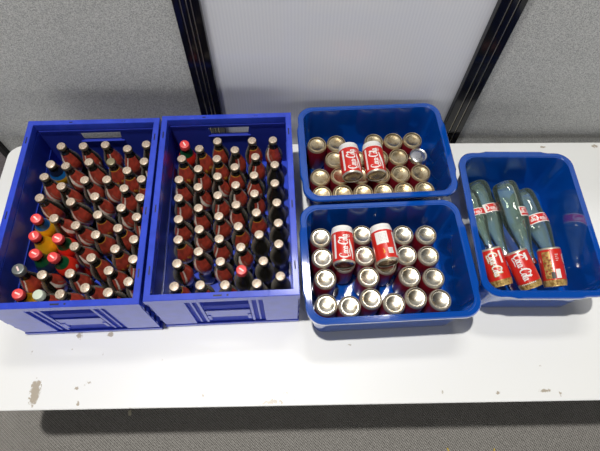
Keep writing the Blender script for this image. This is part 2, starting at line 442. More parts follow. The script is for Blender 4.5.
def f_gold(a, h):
    if not shape(a, h): return None
    for (ca, ch, ra, rh) in ((-28, .30, 9, .16), (-8, .22, 8, .10), (14, .34, 7, .18), (28, .18, 12, .08), (-45, .16, 12, .07), (2, .46, 6, .06)):
        if ((a - ca) / ra) ** 2 + ((h - ch) / rh) ** 2 < 1: return 'label_gold'
    if h > .95: return 'label_gold'
    return 'label_red'
def f_print(a, h):
    if not shape(a, h): return None
    if .12 < h < .42 and (int((a + 200) / 7) * 7 + int(h * 22) * 5) % 3 == 0 and abs(a) < 45: return 'label_grey'
    if abs(a + 58 - 30 * h) < 6 and h > .3: return 'label_white'
    if abs(a - 48) < 5 and h < .5: return 'label_white'
    return 'label_red'
LZ0, LZ1 = .084, .168
LABELS = {'ribbon': wrap_label('label', -100, 100, LZ0, LZ1, f_ribbon), 'gold': wrap_label('label', -100, 100, LZ0, LZ1, f_gold), 'print': wrap_label('label', -100, 100, LZ0, LZ1, f_print)}
def sleeve(fn): return wrap_label('sleeve', -180, 180, .03, .176, fn, 48, 30, .0006)
def f_ry(a, h): return 'sleeve_blue' if h > .84 else ('sleeve_yellow' if h > .45 else 'sleeve_red')
def f_ry2(a, h): return 'sleeve_yellow' if h > .5 else ('sleeve_red' if h > .2 else 'sleeve_blue')
def f_rg(a, h):
    if h > .82: return 'sleeve_green'
    if (((a + 20) / 16) ** 2 + ((h - .5) / .08) ** 2 < 1) or (((a - 35) / 10) ** 2 + ((h - .62) / .06) ** 2 < 1): return 'label_white'
    return 'sleeve_red'
def f_bl(a, h): return 'sleeve_navy' if h > .84 else 'sleeve_blue' if h > .72 else ('sleeve_yellow' if h > .5 else 'sleeve_navy')
def f_gb(a, h): return 'sleeve_green' if h > .84 else ('sleeve_navy' if h > .6 else 'sleeve_blue')
SLEEVES = {'ry': sleeve(f_ry), 'rz': sleeve(f_ry2), 'rg': sleeve(f_rg), 'b': sleeve(f_bl), 'gb': sleeve(f_gb)}

LB = """60.9,146 82.9,145.7 105,144.4 127.4,148.4 148.2,144 50.7,164.9,b 65.3,165.7 88.7,161.7 110.7,161.5,o 146.6,161.3 44.3,176.3 127.4,170.3 84.3,179.7 106.6,179.3 144.3,178.7 60.9,186 124.3,188.1 39.3,197.7 70.4,201.7 94.7,196.3 141.9,197.3 121.7,207.9 53.6,218.3 74.9,225.6 97.6,214.7 139.7,216.9 36.9,219.9,ry 34.4,236.3,rz 58.3,240.1,rg 94.8,235.5 118.3,227.7 137.3,239 72.6,247 115.6,248.5 34.9,253.3,gb 52.9,258.3,rg 90.9,257.3 134,259 22,270.7,g 43.3,275.9 69.6,273.4 108.4,270.3 131.6,281.7 84.9,287.9 18.7,294.3,rz 37.3,299,p 58.7,295.4 108,293.3"""
RB = """184.9,145.3,rg 198.9,148.4 217.3,140.9 234.7,149.6 181.6,158.4 216.7,158.4 198,168.4 234.7,166.7 178.9,179.3 217.3,176 197.9,186.7 235.6,184.7 252,140.3 272.9,139.7 255.3,156.4 274.8,164.4,d 254,174.9 274.8,182.9,d 178.4,197.7 217.7,195 178.3,219 198.3,207.7 218.7,215.9 178,239.4 199.1,229 219.1,238.6 236,204.5 238.2,226 254.4,193.3 256.3,212.3 276.8,202.3,d 278.3,222.7,d 259,234.3,d 278.7,243.7,d 176.9,263.3 198.3,251.3 220.3,261.3 174,286.3 200,284.9 224.9,284.7 240.7,246.9 263.3,260.7,d 241.6,270.4,rd 256.7,283.3,d 280.4,276,d"""
def layout(text, mw):
    inv = mw.inverted(); top = []; kind = []
    for s in text.split():
        q = s.split(','); p = inv @ (unproj(float(q[0]), float(q[1]), .2115) + Vector((0, 0, T)))
        top.append([p.x, p.y]); kind.append(q[2] if len(q) > 2 else '')
    n = len(top); base = [list(p) for p in top]; t0 = [list(p) for p in top]
    BX, BY = CW / 2 - .0175 - .0308, CL / 2 - .0190 - .0306
    D = .0612
    near = [(i, j) for i in range(n) for j in range(i) if math.hypot(t0[i][0] - t0[j][0], t0[i][1] - t0[j][1]) < .15]
    RAD = ((.08, .0294), (.30, .0290), (.56, .0298), (.72, .0230), (.97, .0160))
    for it in range(2200):
        for i in range(n):                       # ease the bases under their caps, caps towards where they are seen
            for c in (0, 1):
                if it < 2150:
                    lim = (BX, BY)[c]; want = t0[i][c]          # a cap seen beyond the wall line: the bottle leans, its foot stands further in
                    if abs(want) > lim: want = math.copysign((lim - .57 * abs(want)) / .43, want)
                    base[i][c] += .004 * (want - base[i][c])
                    top[i][c] += (.4 if it < 1500 else .12) * (t0[i][c] - top[i][c])
        for i in range(n):
            base[i][0] = max(-BX, min(BX, base[i][0])); base[i][1] = max(-BY, min(BY, base[i][1]))
            for c, lim in ((0, BX), (1, BY)):
                mid = base[i][c] + .57 * (top[i][c] - base[i][c])
                if abs(mid) > lim: top[i][c] += (math.copysign(lim, mid) - mid) / .57
        for i, j in near:
            for k, rr in RAD:
                pi = [base[i][c] + k * (top[i][c] - base[i][c]) for c in (0, 1)]; pj = [base[j][c] + k * (top[j][c] - base[j][c]) for c in (0, 1)]
                dx, dy = pi[0] - pj[0], pi[1] - pj[1]; d = math.hypot(dx, dy) or 1e-6; dd = 2 * rr + .0008
                if d < dd:
                    e = (dd - d) / 2 / d * .7
                    wb, wt = (1 - k), k; den = wb * wb + wt * wt
                    for (P, sg) in ((i, 1), (j, -1)):
                        for c, dv in ((0, dx), (1, dy)):
                            base[P][c] += sg * e * dv * wb / den; top[P][c] += sg * e * dv * wt / den
    return base, top, kind
def place_bottles(text, mw, thr, cname, group):
    base, top, kind = layout(text, mw); n = len(base)
    inv = mw.inverted()
    t0 = [inv @ (unproj(float(s.split(',')[0]), float(s.split(',')[1]), .2115) + Vector((0, 0, T))) for s in text.split()]
    colm = [sum(p.x > t for t in thr) for p in t0]
    for c in range(6):
        ids = sorted([i for i in range(n) if colm[i] == c], key=lambda i: -t0[i].y)
        for rank, i in enumerate(ids, 1):
            k = kind[i]
            b = Vector((base[i][0], base[i][1], 0)); tv = Vector((top[i][0], top[i][1], 0))
            d = (tv - b); ax = Vector((d.x / .2, d.y / .2, 1)).normalized()
            tilt = math.acos(max(-1, min(1, ax.z)))
            rot = Vector((0, 0, 1)).rotation_difference(ax).to_matrix().to_4x4()
            w = mw @ b
            look = math.atan2(-w.y, -w.x)          # towards the viewer's side of the table
            face = look + R(random.uniform(-38, 38)) + R(9)
            m4 = mw @ Matrix.Translation((b.x, b.y, .0125 + .0245 * math.sin(tilt))) @ rot @ Matrix.Rotation(face, 4, 'Z')
            lab = None
            if k == '': lab = random.choice(['ribbon', 'ribbon', 'gold', 'print']); look_txt = {'ribbon': 'red glass bottle with white ribbon', 'gold': 'red glass bottle with gold figures', 'print': 'red glass bottle with fine print'}[lab]
            elif k == 'o': lab = 'gold'; look_txt = 'olive-capped red glass bottle'
            elif k == 'g': lab = 'print'; look_txt = 'grey-capped red glass bottle'
            elif k == 'p': lab = 'print'; look_txt = 'pale-capped bottle'
            elif k == 'd': look_txt = 'dark full bottle'
            elif k == 'rd': look_txt = 'dark bottle with red cap'
            elif k == 'ry': look_txt = 'red-capped bottle in blue-yellow sleeve'
            elif k == 'rz': look_txt = 'red-capped bottle in yellow sleeve'
            elif k == 'rg': look_txt = 'red-capped bottle in red-green sleeve'
            elif k == 'gb': look_txt = 'red-capped bottle in blue-green sleeve'
            elif k == 'b': look_txt = 'bottle in navy and yellow sleeve'
            side = {1: 'leftmost', 6: 'rightmost'}.get(c + 1, ORD[c + 1])
            pos = 'backmost' if rank == 1 else 'frontmost' if rank == len(ids) else ORD[rank] + ' from back'
            t = thing('bottle', f'{look_txt}, {pos} in {side} column, {cname} crate', 'bottle', m4, group)
            t.name = 'bottle'
            obj('glass_body', G_BODY, t)
            obj('cola', G_COLA, t)
            if lab: obj('label', LABELS[lab], t)
            elif k in SLEEVES: obj('sleeve', SLEEVES[k], t)
            if k in ('ry', 'rz', 'rg', 'gb', 'rd'): obj('screw_cap', G_RED, t)
            elif k == 'g': obj('screw_cap', G_GREY, t)
            elif k == 'p': obj('screw_cap', G_PALE, t)
            else: obj('crown_cap', G_OLIVE if k == 'o' else G_CAP, t)
place_bottles(LB, LM, [-.108, -.055, -.002, .072, .13], 'left', 'bottles in the left crate')
place_bottles(RB, RM, [-.115, -.052, -.005, .06, .12], 'right', 'bottles in the right crate')

# ------------------------------------------------------------------ tubs
BA, BB, BH = .4789 / 2, .364 / 2, .185
def make_tub(label, mw, marks=False):
    t = thing('stacking_tub', label, 'tub', mw, 'low blue plastic tubs')
    fw = .015; tp = .011
    def q(e, r): return e
    bm = bmesh.new()
    rings = [rrect(BA - fw - tp + .006, BB - fw - tp + .006, .030, 0), rrect(BA - fw - tp, BB - fw - tp, .034, .0),
             rrect(BA - fw - tp, BB - fw - tp, .036, .004), rrect(BA - fw, BB - fw, .042, BH - .004), rrect(BA - fw, BB - fw, .042, BH - .001),
             rrect(BA - fw - .003, BB - fw - .003, .040, BH - .001), rrect(BA - fw - tp - .0025, BB - fw - tp - .0025, .033, .009),
             rrect(BA - fw - tp - .0065, BB - fw - tp - .0065, .030, .0045), rrect(BA - fw - tp - .03, BB - fw - tp - .03, .02, .004)]
    rings = rings[1:]
    loft(bm, rings)
    obj('tub_body', mesh('tub_body', bm, 'tub_blue', True, 35), t)
    bm = bmesh.new(); bp = .005
    loft(bm, [rrect(BA - .004, BB - .004, .047, BH - .013, bp), rrect(BA - .0005, BB - .0005, .049, BH - .013, bp), rrect(BA, BB, .05, BH - .0115, bp), rrect(BA, BB, .05, BH - .003, bp),
              rrect(BA - .003, BB - .003, .047, BH, bp), rrect(BA - fw + .0015, BB - fw + .0015, .042, BH), rrect(BA - fw - .002, BB - fw - .002, .040, BH - .003),
              rrect(BA - fw - .003, BB - fw - .003, .040, BH - .006)], False, False)
    rim = obj('rim', mesh('rim', bm, 'tub_blue', True, 35), t)
    # hand grips under the widened middle of the short sides
    for sx in (-1, 1):
        bm = bmesh.new(); add_box(bm, *sorted((sx * (BA - .006), sx * (BA + .003))), -.085, .085, BH - .022, BH - .011, .002)
        obj('grip', mesh('grip', bm, 'tub_blue'), rim)
    if marks:
        for i, xx in enumerate([-.13, -.105, -.084, -.07, -.05, -.035, -.012, .01, .035, .06, .075]):
            yw = -(BB - fw - tp * (1 - (BH - .028) / BH)) - .0006
            obj('embossed_mark', box_mesh('embossed_mark', xx, xx + (.013 if i % 3 else .008), yw - .0006, yw + .003, BH - .034, BH - .027, 'tub_emboss'), t)
    return t
def tub_frame(x, y, r): return Matrix.Translation((x, y, T)) @ Matrix.Rotation(R(r), 4, 'Z')
AM = tub_frame(.275, .8865, 2.5); BM = tub_frame(.2751, .5106, 2.2); CM = tub_frame(.7145, .6296, -.7546 + 90)
make_tub('blue plastic tub of gold-ended cans, behind the other can tub', AM)
make_tub('blue plastic tub of silver-ended cans, nearest the front table edge', BM, True)
make_tub('blue plastic tub holding large clear bottles and three lying cans', CM)

# ------------------------------------------------------------------ cans
CR, CHH = .0330, .1155
def can_meshes(end, ring, red):
    bm = bmesh.new()
    lathe(bm, [(CR - .0008, .0095), (CR, .012), (CR, .100), (CR - .0008, .103)], 40)
    body = mesh('can_body', bm, red, True)
    bm = bmesh.new()
    lathe(bm, [(CR - .0004, .0096, 1), (CR - .0010, .0065, 1), (.0308, .0026, 1), (.0296, .0006, 1), (.0286, 0, 1), (.0274, .0008, 2), (.0262, .0042, 2), (.0252, .0046, 0), (.0235, .0042, 0), (.020, .0054, 0), (.014, .0070, 0), (.007, .0079, 0), (0, .0082, 0)], 40)
    base = mesh('can_base', bm, [end, ring, 'can_groove'], True, 55)
    bm = bmesh.new()
    lathe(bm, [(CR - .0004, .1029), (CR - .0008, .1036), (.0283, .1105), (.0274, .1125), (.0285, .1148), (.0275, CHH), (.0262, .1148), (.0252, .1105), (.0235, .1110), (.021, .1125), (0, .1127)], 40)
    lid = mesh('can_lid', bm, 'can_lid', True, 40)
    return body, base, lid
SILVER = can_meshes('can_silver', 'can_ring', 'can_shaded_red'); GOLD = can_meshes('can_gold', 'can_ring_gold', 'can_shaded_red')
bm = bmesh.new()
loft(bm, [rrect(.012, .0075, .007, .1135, 0, 4, 5), rrect(.012, .0075, .007, .1146, 0, 4, 5)])
add_box(bm, -.021, -.008, -.006, .006, .1126, .1131, .0002)
NECK = {}
for q, mm in (('white', 'can_white'), ('gold', 'can_gold_print')):
    b2 = bmesh.new()
    lathe(b2, [(CR - .0004, .1029, 1), (CR - .0006, .1050, 1), (.0312, .1115, 1), (.0303, .1135, 1), (.0305, .1150, 0), (.0298, CHH, 0), (.0285, .1148, 0), (.0275, .1105, 0), (.0255, .1110, 0), (.023, .1125, 0), (0, .1127, 0)], 40)
    NECK[q] = mesh('can_lid', b2, ['can_lid', mm], True, 40)
TAB = mesh('pull_tab', bm, 'can_lid')

def relax(pts, bx, by, D, fixed=()):
    P = [list(p) for p in pts]; O = [list(p) for p in pts]
    for it in range(1200):
        for i in range(len(P)):
            if it < 900:
                for c in (0, 1): P[i][c] += .03 * (O[i][c] - P[i][c])
            for j in range(i):
                dx, dy = P[i][0] - P[j][0], P[i][1] - P[j][1]; d = math.hypot(dx, dy) or 1e-6
                if d < D:
                    e = (D - d) / 2 / d
                    P[i][0] += e * dx; P[i][1] += e * dy; P[j][0] -= e * dx; P[j][1] -= e * dy
            P[i][0] = max(-bx, min(bx, P[i][0])); P[i][1] = max(-by, min(by, P[i][1]))
    return P
FLOOR_IN = .0045
KA, KB = BA - .015 - .011 - .0025 - CR - .0012, BB - .015 - .011 - .0025 - CR - .0012   # centres stay inside the tapering wall
A_ROWS = [[(317, 144.1), (335.3, 143), (375.8, 142.5), (393.3, 140.5), (413.2, 143)],
          [(335.3, 159.4), (357.5, 160.5), (382.5, 160.8), (397.1, 157.1), (417.1, 159.9, 'up')],
          [(321.3, 179.1), (337.9, 175.7), (360, 178), (383, 176.4), (400.8, 173.6), (421.6, 177.4)],
          [(322.8, 193.5), (343.3, 191.2), (363.6, 193.2), (384.1, 192.9), (404.1, 190.2), (424.6, 191.5)]]
B_ROWS = [[(319.4, 237.1), (362.4, 234.1), (403.4, 234.1), (426.6, 234.1)],
          [(321.3, 257.6), (343.5, 262), (365, 255), (386, 264), (406.9, 254.5), (429, 255)],
          [(325.5, 278.3), (369, 276.6), (410.3, 275.9), (434.3, 277.3)],
          [(325.5, 304.5), (349.2, 305.2), (370.6, 298.3), (394.1, 302.9), (416.4, 297.1), (440.8, 299.2)]]
def stand_cans(rows, mw, meshes, tname, group, endtxt):
    inv = mw.inverted(); flat = []
    for ri, row in enumerate(rows):
        for ci, q in enumerate(row):
            p = inv @ (unproj(q[0], q[1], .120) + Vector((0, 0, T))); flat.append((p.x, p.y, ri, ci, len(row), len(q) > 2))
    P = relax([f[:2] for f in flat], KA, KB, .0664)
    rown = ['back row', 'second row', 'third row', 'front row']
    for (x, y), f in zip(P, flat):
        up = f[5]
        if up: lab = f'upright can with silver lid and pull tab, the only one among gold-ended cans'
        else:
            pos = 'leftmost' if f[3] == 0 else 'rightmost' if f[3] == f[4] - 1 else ORD[f[3] + 1] + ' from left'
            lab = f'upturned red can showing {endtxt} base, {pos} in {rown[f[2]]} of {tname}'
        if up: m4 = mw @ Matrix.Translation((x, y, FLOOR_IN)) @ Matrix.Rotation(R(70), 4, 'Z')
        else: m4 = mw @ Matrix.Translation((x, y, FLOOR_IN + CHH)) @ Matrix.Rotation(math.pi, 4, 'X') @ Matrix.Rotation(random.uniform(0, 6), 4, 'Z')
        t = thing('drink_can', lab, 'can', m4, group)
        obj('can_body', meshes[0], t); obj('can_base', meshes[1], t)
        l = obj('can_lid', meshes[2], t)
        if up: obj('pull_tab', TAB, l)
stand_cans(A_ROWS, AM, GOLD, 'rear tub', 'cans standing in the rear tub', 'gold')
stand_cans(B_ROWS, BM, SILVER, 'front tub', 'cans standing in the front tub', 'silver')

# ---- printed graphics, drawn as ribbons on the curved wall of the can
def smooth_path(pts, closed=False, n=8):
    out = []; N = len(pts)
    rng = range(N if closed else N - 1)
    for i in rng:
        p = [pts[(i + k) % N] if closed else pts[max(0, min(N - 1, i + k))] for k in (-1, 0, 1, 2)]
        for s in range(n):
            t = s / n
            out.append(tuple(.5 * (2 * p[1][c] + (p[2][c] - p[0][c]) * t + (2 * p[0][c] - 5 * p[1][c] + 4 * p[2][c] - p[3][c]) * t * t + (3 * p[1][c] - p[0][c] - 3 * p[2][c] + p[3][c]) * t ** 3) for c in range(len(pts[0]))))
    if not closed: out.append(tuple(pts[-1]))
    return out
def script_strokes():
    """flowing script word, x along the line, y up, third value is the stroke width"""
    S = []
    def big_c(x): S.append([(x + 1.25, 1.45, .16), (x + 1.35, 1.85, .22), (x + .95, 2.05, .26), (x + .4, 1.7, .36), (x + .08, 1.0, .42), (x + .25, .25, .36), (x + .75, 0., .26), (x + 1.3, .25, .16)])
    def o(x): S.append(('c', [(x + .1, .5, .28), (x + .3, .95, .2), (x + .6, .85, .28), (x + .66, .4, .3), (x + .42, .02, .2), (x + .18, .12, .28)]))
    def c(x): S.append([(x + .62, .72, .2), (x + .45, .95, .2), (x + .18, .75, .3), (x + .12, .3, .3), (x + .36, .02, .22), (x + .72, .2, .14)])
    def a(x): o(x); S.append([(x + .72, .95, .24), (x + .68, .45, .28), (x + .78, .05, .22), (x + 1.0, .2, .12)])
    def l(x): S.append([(x + .05, .4, .14), (x + .45, 1.3, .2), (x + .5, 1.9, .2), (x + .3, 1.95, .22), (x + .18, 1.2, .32), (x + .22, .3, .3), (x + .42, .02, .2), (x + .62, .2, .12)])
    big_c(0); o(1.35); c(2.1); a(2.85)
    S.append([(3.95, .5, .2), (4.15, .62, .24), (4.4, .58, .2)])
    big_c(4.45); o(5.75); l(6.45); a(7.0)
    S.append([(.75, 0, .2), (.5, -.35, .2), (.9, -.5, .26), (2.0, -.35, .3), (3.2, -.45, .18)])          # tail of the first letter
    S.append([(4.9, 1.95, .2), (5.6, 2.2, .22), (6.4, 1.75, .26), (7.2, 1.7, .16)])                       # flourish of the second capital
    return S
SCRIPT_W = 8.0
def ribbon(bm, path, fn, mi=0, closed=False):
    n = len(path); L, Rr = [], []
    for i in range(n):
        p0, p1 = (path[(i - 1) % n], path[(i + 1) % n]) if closed else (path[max(0, i - 1)], path[min(n - 1, i + 1)])
        dx, dy = p1[0] - p0[0], p1[1] - p0[1]; d = math.hypot(dx, dy) or 1; h = path[i][2] / 2
        L.append(bm.verts.new(fn(path[i][0] - dy / d * h, path[i][1] + dx / d * h))); Rr.append(bm.verts.new(fn(path[i][0] + dy / d * h, path[i][1] - dx / d * h)))
    for i in range(n if closed else n - 1):
        j = (i + 1) % n
        f = bm.faces.new((L[i], L[j], Rr[j], Rr[i])); f.material_index = mi
def on_can(z0, s, th0, r=CR + .00035):
    """text plane (x along the can, y across) -> the can's wall, centred on angle th0"""
    return lambda x, y: Vector((r * math.cos(th0 - y * s / CR), r * math.sin(th0 - y * s / CR), z0 + x * s))
def patch(bm, z0, z1, y0, y1, th0=0., r=CR + .00025, mi=0, n=12):
    g = [[bm.verts.new((r * math.cos(th0 - (y0 + (y1 - y0) * i / n) / CR), r * math.sin(th0 - (y0 + (y1 - y0) * i / n) / CR), z)) for i in range(n + 1)] for z in (z0, z1)]
    for i in range(n):
        f = bm.faces.new((g[0][i], g[0][i + 1], g[1][i + 1], g[1][i])); f.material_index = mi
def lettering_mesh(z0, length, th0, up=.0):
    bm = bmesh.new(); s = length / SCRIPT_W; fn = on_can(z0, s, th0)
    fn2 = lambda x, y: fn(x, y - 1.0 + up)
    for st in script_strokes():
        cl = isinstance(st, tuple); pts = st[1] if cl else st
        pts = [(x, y * 1.38, w * 1.12) for x, y, w in pts]
        ribbon(bm, smooth_path(pts, cl), fn2, 0, cl)
    return mesh('lettering', bm, 'can_white')
def swoosh_mesh(z0, z1, y0, y1, th0, w=.0045, m='can_white'):
    bm = bmesh.new(); fn = on_can(0, 1, th0)
    pts = [(z0, y0, w * .4), (z0 + (z1 - z0) * .25, y0 + (y1 - y0) * .05, w * .9), (z0 + (z1 - z0) * .55, y0 + (y1 - y0) * .35, w * 1.4), (z0 + (z1 - z0) * .8, y0 + (y1 - y0) * .8, w), (z1, y1, w * .4)]
    ribbon(bm, smooth_path(pts), fn); return mesh('swoosh', bm, m)
def emblem_mesh(z, y, r, th0):
    bm = bmesh.new(); fn = on_can(0, 1, th0)
    ribbon(bm, smooth_path([(z + r * math.cos(k * math.pi / 3), y + r * math.sin(k * math.pi / 3), .0009) for k in range(6)], True, 5), fn, 0, True)
    ribbon(bm, smooth_path([(z - r * .5, y - r * .5, .0012), (z, y + r * .1, .0016), (z + r * .5, y + r * .5, .0012)]), fn)
    return mesh('emblem', bm, 'can_white')
bm = bmesh.new()
lathe(bm, [(CR - .0002, .0058, 1), (.0322, .0030, 1), (.0310, .0008, 1), (.0300, 0, 1), (.0288, .0010, 2), (.0278, .0046, 2), (.0268, .0050, 0), (.0245, .0060, 0), (.020, .0082, 0), (.014, .0104, 0), (.007, .0116, 0), (0, .0120, 0)], 40)
LYBASE = mesh('can_base', bm, ['can_silver', 'can_ring', 'can_groove'], True, 55)
def lying_body(kind):
    """coloured wall of a lying can: white shoulder band, or gold foot band"""
    bm = bmesh.new()
    if kind == 'white': lathe(bm, [(CR - .0006, .0056, 0), (CR, .008, 0), (CR, .0945, 1), (CR, .102, 1), (CR - .0008, .103, 1)], 48); mm = ['can_red', 'can_white']
    else: lathe(bm, [(CR - .0006, .0056, 0), (CR, .008, 0), (CR, .0965, 1), (CR, .102, 1), (CR - .0008, .103, 1)], 48); mm = ['can_red', 'can_gold_print']
    return mesh('can_body', bm, mm, True)
def lie(label, u0, u1, z, flip, roll, kind, group, lift=0.):
    """u0: far end in the photo, u1: near end; the can's lid end points to the far end unless flip"""
    a, b_ = unproj(*u0, z + lift), unproj(*u1, z - lift)
    mid = (a + b_) / 2 + Vector((0, 0, T)); ax = (a - b_).normalized()
    if flip: ax = -ax
    zc = ax; xc = Vector((0, 0, 1)); xc = (xc - zc * xc.dot(zc)).normalized(); yc = zc.cross(xc)
    m4 = Matrix((( xc.x, yc.x, zc.x, mid.x), (xc.y, yc.y, zc.y, mid.y), (xc.z, yc.z, zc.z, mid.z), (0, 0, 0, 1))) @ Matrix.Rotation(R(roll), 4, 'Z') @ Matrix.Translation((0, 0, -CHH / 2))
    t = thing('drink_can', label, 'can', m4, group)
    body = obj('can_body', lying_body(kind), t)
    obj('can_base', LYBASE, t); l = obj('can_lid', NECK[kind], t)
    return t, body
def front_print(body, th0=0., up=0.):
    obj('lettering', lettering_mesh(.012, .073, R(th0), up), body)
    obj('swoosh', swoosh_mesh(.010, .070, -.0235, -.0150, R(th0), .0055), body)
    obj('emblem', emblem_mesh(.080, -.0125, .0045, R(th0)), body)
    bm = bmesh.new()
    for k in range(6): patch(bm, .0975, .0987, -.016 + k * .0055, -.0125 + k * .0055, R(th0), n=2)
    obj('small_print', mesh('small_print', bm, 'can_grey'), body)
    bm = bmesh.new(); patch(bm, .0125, .088, .0260, .0330, R(th0)); obj('side_panel', mesh('side_panel', bm, 'can_white'), body)
ZL = FLOOR_IN + CHH + CR + .0008
t, b = lie('lying red can with white script, left of the pair atop gold-ended cans', (347.6, 145.5), (353, 179.5), ZL, False, 4, 'white', 'cans lying on the rear tub cans'); front_print(b)
t, b = lie('lying red can with white script, right of the pair atop gold-ended cans', (371.2, 144.5), (377, 178), ZL, False, -6, 'white', 'cans lying on the rear tub cans'); front_print(b)
t, b = lie('lying red can with white script, atop silver-ended cans', (341.8, 229), (344.3, 266), ZL, False, 2, 'white', 'cans lying on the front tub cans'); front_print(b)
t, b = lie('lying red can showing printed white text box, atop silver-ended cans', (379.6, 227), (388.3, 264), ZL, False, 0, 'white', 'cans lying on the front tub cans')
bm = bmesh.new(); patch(bm, .051, .0885, -.008, .029); obj('text_box', mesh('text_box', bm, 'can_white'), b)
bm = bmesh.new()
for k in range(6):
    for q in range(5): patch(bm, .0595 + k * .0045, .0608 + k * .0045, .019 - q * .0048, .0155 - q * .0048, r=CR + .0004, n=2)
obj('small_print', mesh('small_print', bm, 'can_grey'), b)
bm = bmesh.new(); patch(bm, .018, .036, -.016, -.001); obj('barcode_panel', mesh('barcode_panel', bm, 'can_white'), b)
bm = bmesh.new()
for k in range(7): patch(bm, .020, .034, -.014 + k * .0018, -.0132 + k * .0018, r=CR + .0004, n=1)
obj('barcode', mesh('barcode', bm, 'can_grey'), b)
bm = bmesh.new(); fn = on_can(0, 1, 0)
ribbon(bm, smooth_path([(.020, .013, .0025), (.028, .0105, .003), (.036, .0125, .002)]), fn); ribbon(bm, smooth_path([(.022, .008, .002), (.029, .0105, .0025)]), fn)
obj('yellow_print', mesh('yellow_print', bm, 'label_gold'), b)
bm = bmesh.new(); patch(bm, .0125, .088, -.036, -.026); obj('side_panel', mesh('side_panel', bm, 'can_white'), b)

# three cans lying in the bottle tub, lids towards the viewer
def gold_print(body, m='can_gold_print', y0=.012, y1=.034):
    bm = bmesh.new(); fn = on_can(0, 1, 0)
    patch(bm, .0125, .093, y0, y1)
    obj('gold_panel', mesh('gold_panel', bm, m), body)
GC = 'cans lying in the bottle tub'
ZC = .104
t, b = lie('worn red can with white and gold script, leftmost lying below large bottles', (489.5, 250), (502, 285), ZC, True, 30, 'gold', GC, .012)
obj('lettering', lettering_mesh(.016, .070, R(0), 0), b)
bm = bmesh.new(); fn = on_can(.014, .072 / SCRIPT_W, 0, CR + .0002)
for st in script_strokes():
    cl = isinstance(st, tuple); pts = st[1] if cl else st
    ribbon(bm, smooth_path([(x + .15, y * 1.38 - 1.1, w + .26) for x, y, w in pts], cl), fn, 0, cl)
obj('gold_shadow_print', mesh('gold_shadow_print', bm, 'can_gold_print'), b)
bm = bmesh.new(); patch(bm, .0125, .05, .022, .029); obj('side_panel', mesh('side_panel', bm, 'can_white'), b)
t, b = lie('red can with large white script, middle of three lying below large bottles', (515.5, 253), (531, 286), ZC + .018, True, 34, 'gold', GC, .012)
obj('lettering', lettering_mesh(.012, .078, R(0), 0), b)
bm = bmesh.new(); patch(bm, .0125, .035, .019, .027); obj('side_panel', mesh('side_panel', bm, 'can_white'), b)
bm = bmesh.new()
for k in range(8): patch(bm, .0975, .1005, -.022 + k * .0055, -.019 + k * .0055, n=2)
obj('band_print', mesh('band_print', bm, 'can_white'), b)
t, b = lie('scratched red can with gold side panel, rightmost lying below large bottles', (548.5, 250.5), (555.5, 285), ZC, True, 0, 'gold', GC, .012)
gold_print(b, 'can_gold_print', -.040, -.017)
bm = bmesh.new()
for k in range(9): patch(bm, .02 + k * .008, .0245 + k * .008, -.036 + (k % 3) * .007, -.030 + (k % 3) * .007, r=CR + .0004, n=3)
obj('dark_print', mesh('dark_print', bm, 'label_red'), b)
bm = bmesh.new(); patch(bm, .066, .093, -.009, .004); obj('barcode_panel', mesh('barcode_panel', bm, 'can_white'), b)
bm = bmesh.new(); patch(bm, .074, .093, -.022, -.011, r=CR + .0005); obj('dark_panel', mesh('dark_panel', bm, 'can_ink'), b)
bm = bmesh.new()
for k in range(4): patch(bm, .022 + k * .006, .0235 + k * .006, -.004, .006 - (k % 2) * .003, r=CR + .0004, n=2)
obj('small_print', mesh('small_print', bm, 'can_white'), b)
obj('lettering', lettering_mesh(.020, .066, R(-58), 0), b)

# ------------------------------------------------------------------ large bottles
BP = [(.026, 0), (.031, .002), (.0345, .010), (.0355, .024), (.0350, .050), (.0335, .066), (.0340, .080), (.0352, .092), (.0352, .116), (.0335, .130), (.0290, .150), (.0235, .172), (.0185, .194), (.0155, .214), (.0140, .232), (.0145, .236), (.0145, .244), (.0125, .246)]
bm = bmesh.new()
lathe(bm, [(0, .004)] + BP + [(max(.006, r - .0032), z + (.004 if z < .02 else 0)) for r, z in BP[::-1] if z < .24] + [(0, .008)], 40)
BIG = mesh('glass_body', bm, 'green_glass', True, 50)
bm = bmesh.new(); lathe(bm, [(.0155, .237), (.0158, .240), (.0150, .250), (.0130, .252), (0, .2522)], 30); BIGCAP = mesh('metal_cap', bm, 'can_lid', True, 40)
def big_r(z):
    for (r0, z0), (r1, z1) in zip(BP[:-1], BP[1:]):
        if z0 <= z <= z1: return r0 + (r1 - r0) * (z - z0) / (z1 - z0)
def band(name, z0, z1, a0, a1, m, off):
    bm = bmesh.new(); n = 40; g = [[bm.verts.new(((big_r(z) + off) * math.cos(R(a0 + (a1 - a0) * i / n)), (big_r(z) + off) * math.sin(R(a0 + (a1 - a0) * i / n)), z)) for i in range(n + 1)] for z in (z0, z0 + (z1 - z0) * .5, z1)]
    for a, b in zip(g[:-1], g[1:]):
        for i in range(n): bm.faces.new((a[i], a[i + 1], b[i + 1], b[i]))
    return mesh(name, bm, m, True)
